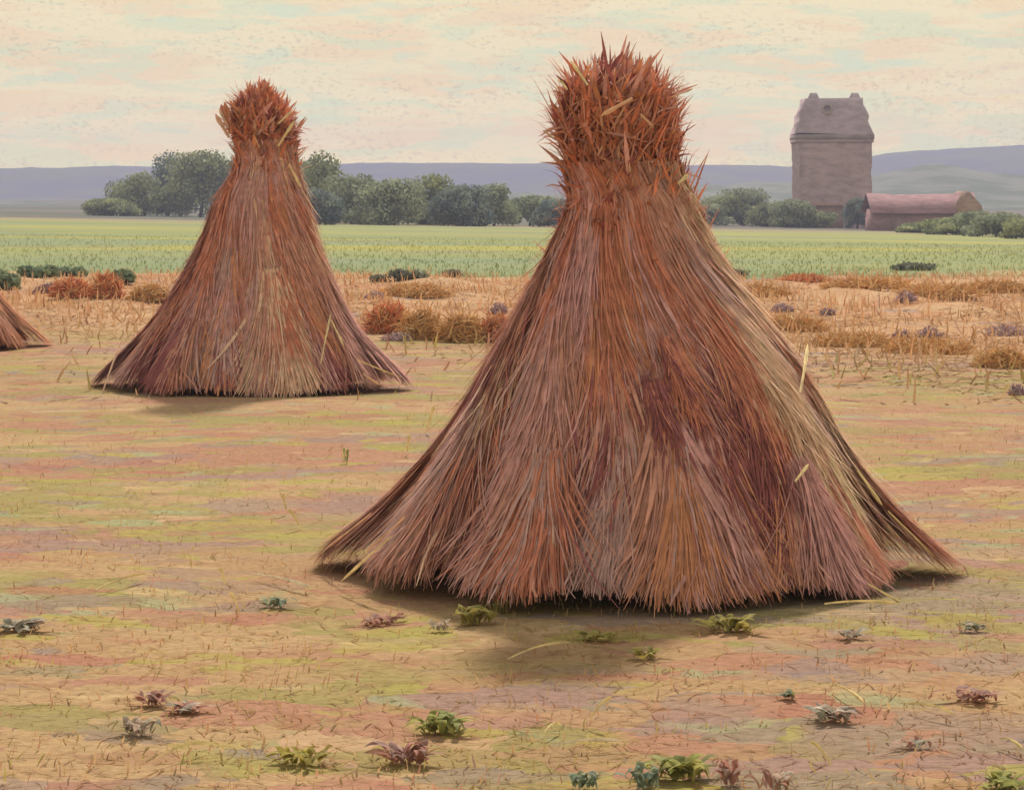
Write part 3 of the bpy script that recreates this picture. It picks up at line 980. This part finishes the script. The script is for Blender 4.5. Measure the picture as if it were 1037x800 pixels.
mb.box(xd - 0.65, xd + 0.65, -dp / 2 - 0.06, -dp / 2 + 0.05, -0.3, 1.25, (0.30, 0.19, 0.17))
mb.build('door', M_TILE, bn)


# ---------------------------------------------------------------- heaps, shrubs and weeds in the strip
def heap(px, py, wpx, hpx, pal, label, group, n=500, seed=0, name='straw_heap', cat='straw heap'):
    g = at(px, py)
    kk = g.y / FPX
    if name == 'straw_heap':
        wpx, hpx, n = wpx * 1.25, hpx * 0.85, n * 2
    rx, hz_ = wpx * kk / 2, hpx * kk
    r = np.random.default_rng(300 + seed)
    d = r.normal(0, 1, (n, 3))
    d[:, 2] = np.abs(d[:, 2])
    d /= np.linalg.norm(d, axis=1)[:, None]
    c0 = d * np.array([rx, rx * 0.7, hz_]) * r.uniform(0.55, 0.95, n)[:, None]
    dr = np.stack([r.normal(0.1, 0.7, n), r.normal(0, 0.5, n), r.normal(0.35, 0.5, n)], 1) + d * 0.4
    dr /= np.linalg.norm(dr, axis=1)[:, None]
    L = r.uniform(0.25, 0.7, n) * max(hz_, rx * 0.6)
    s = np.linspace(-0.5, 0.5, 4)
    P = c0[:, None] + dr[:, None] * (L[:, None, None] * s[None, :, None])
    P[:, :, 2] -= (s ** 2)[None] * L[:, None] * 0.3
    P[:, :, 2] = np.maximum(P[:, :, 2], 0.0)
    wd = np.cross(dr, d + r.normal(0, 0.3, (n, 3)))
    wd /= np.linalg.norm(wd, axis=1)[:, None]
    w = (kk * r.uniform(0.25, 0.9, n))[:, None] * np.array([0.5, 1, 0.9, 0.3])[None]
    cols = np.array(pal)[r.integers(0, len(pal), n)] * r.normal(1, 0.14, n).clip(0.6, 1.4)[:, None]
    mb = MB()
    mb.blades(P, wd, w, cols)
    o = mb.build(name, M_STRAW, loc=g)
    return tag(o, label, cat, group)


ORG = [(0.625, 0.338, 0.131), (0.663, 0.400, 0.175), (0.575, 0.288, 0.112), (0.700, 0.450, 0.213)]
RED = [(0.676, 0.234, 0.104), (0.689, 0.325, 0.143), (0.598, 0.182, 0.091), (0.702, 0.390, 0.182)]
PLUM = [(0.364, 0.221, 0.208), (0.416, 0.273, 0.234), (0.312, 0.182, 0.189)]
GH = 'straw heaps lying in the orange strip'
HEAPS = [
    (72, 301, 42, 24, RED, 'rust red straw heap left of the smaller stook, under the dark shrubs'),
    (108, 302, 30, 32, RED, 'upright rust red straw heap, brightest one left of the smaller stook'),
    (50, 298, 30, 13, PLUM, 'flat plum coloured straw heap beside the left edge stook'),
    (152, 305, 40, 22, ORG, 'tan straw heap touching the left flank of the smaller stook'),
    (392, 338, 44, 42, RED, 'tall orange straw heap with red left end beside the smaller stook'),
    (428, 343, 44, 40, ORG, 'golden straw heap in the middle of the gap between stooks'),
    (466, 346, 44, 38, ORG, 'golden straw heap with blunt foot, gap between stooks, right of middle'),
    (503, 346, 32, 36, RED, 'reddish straw heap against the left flank of the largest stook'),
    (420, 300, 70, 15, ORG, 'long flat straw heap behind the golden ones in the gap'),
    (765, 300, 66, 16, ORG, 'low orange straw heap against the right flank of the largest stook'),
    (815, 286, 50, 9, RED, 'thin red streak of straw along the green field edge, left of the tower'),
    (880, 292, 84, 13, ORG, 'low straw heap along the field edge below the barn'),
    (950, 300, 80, 14, ORG, 'low straw heap behind the purple clumps at right'),
    (1010, 296, 70, 14, ORG, 'low straw heap at the right edge along the green field'),
    (800, 335, 70, 18, ORG, 'straw heap in the strip above the tall yellow straw'),
    (862, 350, 80, 16, ORG, 'straw heap at the front edge of the strip below the tower'),
    (940, 358, 90, 18, ORG, 'long straw heap at the front edge of the strip, right'),
    (1015, 372, 56, 24, ORG, 'front straw heap nearest the right edge of the picture'),
]
for i, (px, py, w, h_, pal, lb) in enumerate(HEAPS):
    heap(px, py, w, h_, pal, lb, GH, 420, i)
PUR = [(0.437, 0.296, 0.312), (0.515, 0.366, 0.343), (0.359, 0.234, 0.258)]
GP = 'purple weed clumps in the orange strip'
for i, (px, py, w, h_, lb) in enumerate([
        (792, 316, 30, 9, 'grey purple weed clump beside the right flank of the largest stook'),
        (838, 320, 22, 9, 'small purple weed clump in the strip straight below the tower'),
        (918, 306, 26, 12, 'purple weed clump below the barn, upper one of a pair'),
        (914, 342, 24, 9, 'small purple weed clump in the strip, left one of a touching pair'),
        (942, 342, 32, 12, 'purple weed clump in the strip, right one of a touching pair'),
        (968, 298, 20, 9, 'purple weed clump near the field edge below the barn gable'),
        (1018, 340, 50, 13, 'wide purple weed clump in the strip at the right edge'),
        (1030, 400, 22, 12, 'dark purple weed clump at the right edge on the stubble'),
        (402, 345, 36, 9, 'plum weed clump at the foot of the red ended straw heap'),
        (505, 318, 24, 12, 'mauve weed clump on the left flank of the largest stook'),
        (380, 303, 26, 9, 'mauve weed clump right of the smaller stook behind the heaps')]):
    heap(px, py, w, h_, PUR, lb, GP, 200, 50 + i, 'weed_clump', 'weed clump')
DKG = ((0.151, 0.208, 0.132), (0.284, 0.331, 0.189))
GS = 'dark green shrubs along the edge of the green field'
for i, (px, py, w, h_, lb) in enumerate([
        (10, 294, 36, 27, 'dark green shrub at the left edge above the orange stook'),
        (38, 282, 44, 17, 'dark green shrub second from the left edge'),
        (72, 280, 42, 13, 'flat dark shrub above the rust red heaps'),
        (126, 287, 30, 18, 'small dark green shrub just right of the brightest red heap'),
        (384, 285, 20, 8, 'grey green shrub on the field edge right of the smaller stook'),
        (414, 283, 46, 11, 'grey shrub on the field edge in the gap, second from left'),
        (459, 281, 24, 9, 'grey purple shrub on the field edge in the gap, rightmost'),
        (745, 281, 34, 10, 'low green shrub right of the largest stook at the field edge'),
        (925, 274, 60, 9, 'long low green shrub at the field edge below the barn')]):
    r = np.random.default_rng(700 + i)
    g = at(px, py)
    kk = g.y / FPX
    rx, rz = w * kk / 2, 0.8 * h_ * kk
    lobes = [(rx * r.uniform(-.6, .6), rx * r.uniform(-.4, .4), rz * r.uniform(.3, .6), rx * 0.42, rz * 0.42) for _ in range(7)]
    o = crown_mesh(r, lobes, 420, 0.05 + 0.05 * rx, DKG if i < 4 else ((0.19, 0.20, 0.15), (0.30, 0.29, 0.19)), 'shrub', None)
    o.location = g
    tag(o, lb, 'shrub', GS)


# ---------------------------------------------------------------- foreground weeds
def weed(px, py, wpx, hpx, pal, n, label, group, seed, name='weed', broad=1.0):
    g = at(px, py)
    kk = g.y / FPX
    rx, hh = 1.25 * wpx * kk / 2, hpx * kk
    r = np.random.default_rng(900 + seed)
    pal = [tuple(0.65 * a + 0.35 * b for a, b in zip(q, (0.36, 0.23, 0.11))) for q in pal]
    n = int(n * 2.4)
    broad = broad * 0.55
    s = np.linspace(0, 1, 7)
    mb = MB()
    az = r.random(n) * 2 * pi
    reach = rx * r.uniform(0.35, 1.05, n)
    up = 0.8 * hh * r.uniform(0.4, 1.1, n)
    b = np.stack([r.normal(0, 0.25, n) * rx, r.normal(0, 0.2, n) * rx, np.zeros(n)], 1)
    dx = np.stack([np.cos(az), 0.7 * np.sin(az)], 1)
    P = np.zeros((n, 7, 3))
    P[:, :, :2] = b[:, None, :2] + dx[:, None] * (reach[:, None, None] * (s ** 1.2)[None, :, None])
    P[:, :, 2] = up[:, None] * np.sin(s * r.uniform(1.6, 2.7, n)[:, None]) + 0.006
    tx = np.stack([-np.sin(az), np.cos(az), r.normal(0, 0.25, n)], 1)
    w0 = broad * rx * r.uniform(0.09, 0.20, n)
    w = w0[:, None] * np.array([0.25, 0.6, 0.95, 1.0, 0.85, 0.5, 0.04])[None]
    cols = np.array(pal)[r.integers(0, len(pal), n)] * r.normal(1, 0.12, n).clip(0.6, 1.4)[:, None]
    mb.blades(P, tx, w, cols)
    return tag(mb.build(name, M_LEAF, loc=g), label, 'weed', group)


MAR = [(0.439, 0.187, 0.164), (0.550, 0.264, 0.220), (0.506, 0.319, 0.307)]
GRY = [(0.512, 0.463, 0.378), (0.610, 0.488, 0.415), (0.415, 0.439, 0.366)]
YGR = [(0.375, 0.350, 0.075), (0.450, 0.400, 0.088), (0.312, 0.325, 0.100)]
GRN = [(0.342, 0.404, 0.093), (0.435, 0.450, 0.124), (0.294, 0.373, 0.139)]
TEA = [(0.151, 0.302, 0.248), (0.238, 0.367, 0.259), (0.324, 0.410, 0.259)]
YEL = [(0.42, 0.36, 0.05), (0.36, 0.33, 0.07)]
GW = 'weeds growing in the foreground stubble'
for i, (px, py, w, h_, pal, n, lb, br) in enumerate([
        (152, 716, 44, 16, MAR, 12, 'maroon weed at lower left, leftmost of the foreground weeds', 1.3),
        (188, 722, 52, 10, GRY + MAR, 12, 'low mauve weed just right of the lower left maroon weed', 1.2),
        (138, 745, 44, 18, GRY, 9, 'grey teal broad leaved weed below the lower left maroon weed', 1.8),
        (278, 616, 34, 12, TEA, 9, 'small teal weed left of the foot of the largest stook', 1.4),
        (412, 776, 60, 24, MAR, 13, 'maroon weed at the bottom edge, left of the green weeds', 1.4),
        (448, 745, 66, 22, GRN, 16, 'bright green weed above the bottom maroon weed', 1.4),
        (308, 775, 56, 18, YEL, 14, 'yellow weed near the bottom edge at left', 1.3),
        (384, 633, 56, 9, MAR, 10, 'low maroon weed at the front of the stook left foot', 1.1),
        (445, 640, 22, 14, GRY, 7, 'small grey weed in front of the shadow of the largest stook', 1.8),
        (478, 634, 46, 22, YGR, 14, 'yellow green weed at the left end of the stook shadow', 1.5),
        (505, 622, 20, 22, YGR, 9, 'upright yellow green weed rising before the stook shadow', 1.7),
        (605, 650, 46, 9, YGR, 10, 'low yellow green weed under the middle of the stook shadow', 1.3),
        (655, 668, 40, 13, YGR, 10, 'yellow green weed below the right part of the stook shadow', 1.3),
        (742, 640, 60, 18, YGR, 14, 'yellow green weed before the right end of the stook shadow', 1.3),
        (592, 800, 40, 20, TEA, 9, 'teal weed at the bottom edge, left of the broad green weed', 1.6),
        (652, 800, 40, 28, TEA, 8, 'teal weed with arching leaf at the bottom edge centre', 1.8),
        (690, 790, 70, 26, GRN, 18, 'broad green weed at the bottom edge between teal and maroon weeds', 1.4),
        (740, 798, 34, 30, MAR, 8, 'upright maroon weed at the bottom edge, left one of two', 1.8),
        (784, 804, 40, 24, MAR + GRY, 9, 'maroon and grey weed at the bottom edge, right one of two', 1.6),
        (848, 732, 52, 16, GRY, 13, 'grey lavender weed at lower right with ragged leaves', 1.5),
        (798, 708, 26, 9, TEA + GRN, 8, 'small pale green weed right of centre, lower half', 1.7),
        (862, 648, 36, 10, GRY, 9, 'small grey weed below the right foot of the largest stook', 1.5),
        (985, 712, 60, 13, MAR, 11, 'low maroon weed at lower right near the edge', 1.2),
        (985, 640, 30, 9, GRY + TEA, 8, 'small pale teal weed right of the largest stook', 1.5),
        (1015, 800, 60, 16, GRN, 12, 'green weed in the lower right corner', 1.4),
        (20, 640, 60, 13, GRY, 14, 'low grey weed at the left edge', 1.3),
        (925, 760, 40, 8, GRY + MAR, 8, 'small flat mauve weed at lower right', 1.3),
        (350, 470, 10, 18, GRN, 5, 'small pale green sprig between the two stooks', 1.2)]):
    weed(px, py, w, h_, pal, n, lb, GW, i, 'weed', br)

# ---------------------------------------------------------------- single loose straws lying or standing on the stubble
GL = 'loose yellow straws on the stubble'
STR = [((285, 505), (290, 522), 'standing pale straw left of the largest stook, upper one'),
       ((292, 522), (303, 538), 'pale straw bent below the upper standing one, left of the largest stook'),
       ((222, 582), (228, 598), 'short yellow straw upright at left, above the long lying one'),
       ((232, 607), (242, 628), 'short yellow straw at left, lower right of its twin'),
       ((258, 588), (316, 604), 'long pale straw lying left of the stook left foot'),
       ((98, 604), (148, 590), 'long pale straw lying at far left'),
       ((158, 778), (212, 764), 'pale straw lying near the bottom left corner'),
       ((514, 677), (578, 658), 'long yellow straw with ear, lying below the stook shadow'),
       ((598, 738), (620, 714), 'thick yellow straw with ear at bottom centre'),
       ((552, 752), (568, 742), 'short yellow straw left of the thick eared one'),
       ((558, 765), (630, 761), 'nearly white flat straw near the bottom centre'),
       ((842, 702), (876, 722), 'yellow straw lying above the grey lavender weed'),
       ((918, 722), (968, 735), 'long yellow straw lying at lower right'),
       ((820, 760), (842, 786), 'yellow straw at the bottom edge right of the maroon weeds'),
       ((1012, 760), (1036, 770), 'yellow straw in the lower right corner'),
       ((835, 620), (912, 618), 'pale straw lying flat below the stook right foot'),
       ((440, 415), (432, 440), 'thin standing straw beside the left slope of the largest stook'),
       ((415, 445), (412, 462), 'short standing straw left of the largest stook slope'),
       ((1016, 405), (1022, 392), 'thin pale straw standing at the right edge')]
for i, (a, b, lb) in enumerate(STR):
    A, B = at(*a), at(*b)
    dpx = math.hypot(b[0] - a[0], b[1] - a[1])
    stand = abs(b[1] - a[1]) > abs(b[0] - a[0]) * 0.9
    if stand:
        low, hi = (a, b) if a[1] > b[1] else (b, a)
        A = at(*low)
        B = Vector(((hi[0] - CX0) / FPX * A.y, A.y, EYE - (hi[1] - HY) / FPX * A.y))
    d = (B - A).normalized()
    L = (B - A).length
    kk = A.y / FPX
    s1 = d.cross(Vector((0, 1, 0.2))).normalized()
    s2 = d.cross(s1)
    mb = MB()
    c_ = (0.78, 0.62, 0.30) if i not in (4, 10) else (0.80, 0.68, 0.48)
    for sd_ in (s1, s2):
        q = np.linspace(0, 1, 8)
        pts = np.array([[d * (L * v) + Vector((0, 0, 0.028 + 0.012 * sin(v * pi))) + s1 * (0.01 * L * sin(v * 3 + i)) for v in q]]).reshape(1, 8, 3)
        mb.blades(pts, np.array([sd_]), 1.9 * kk * np.array([[0.5, 0.55, 0.6, 0.6, 0.7, 1.1, 1.1, 0.2]]), np.array([c_]))
    tag(mb.build('loose_straw', M_STRAW, loc=A), lb, 'straw', GL)
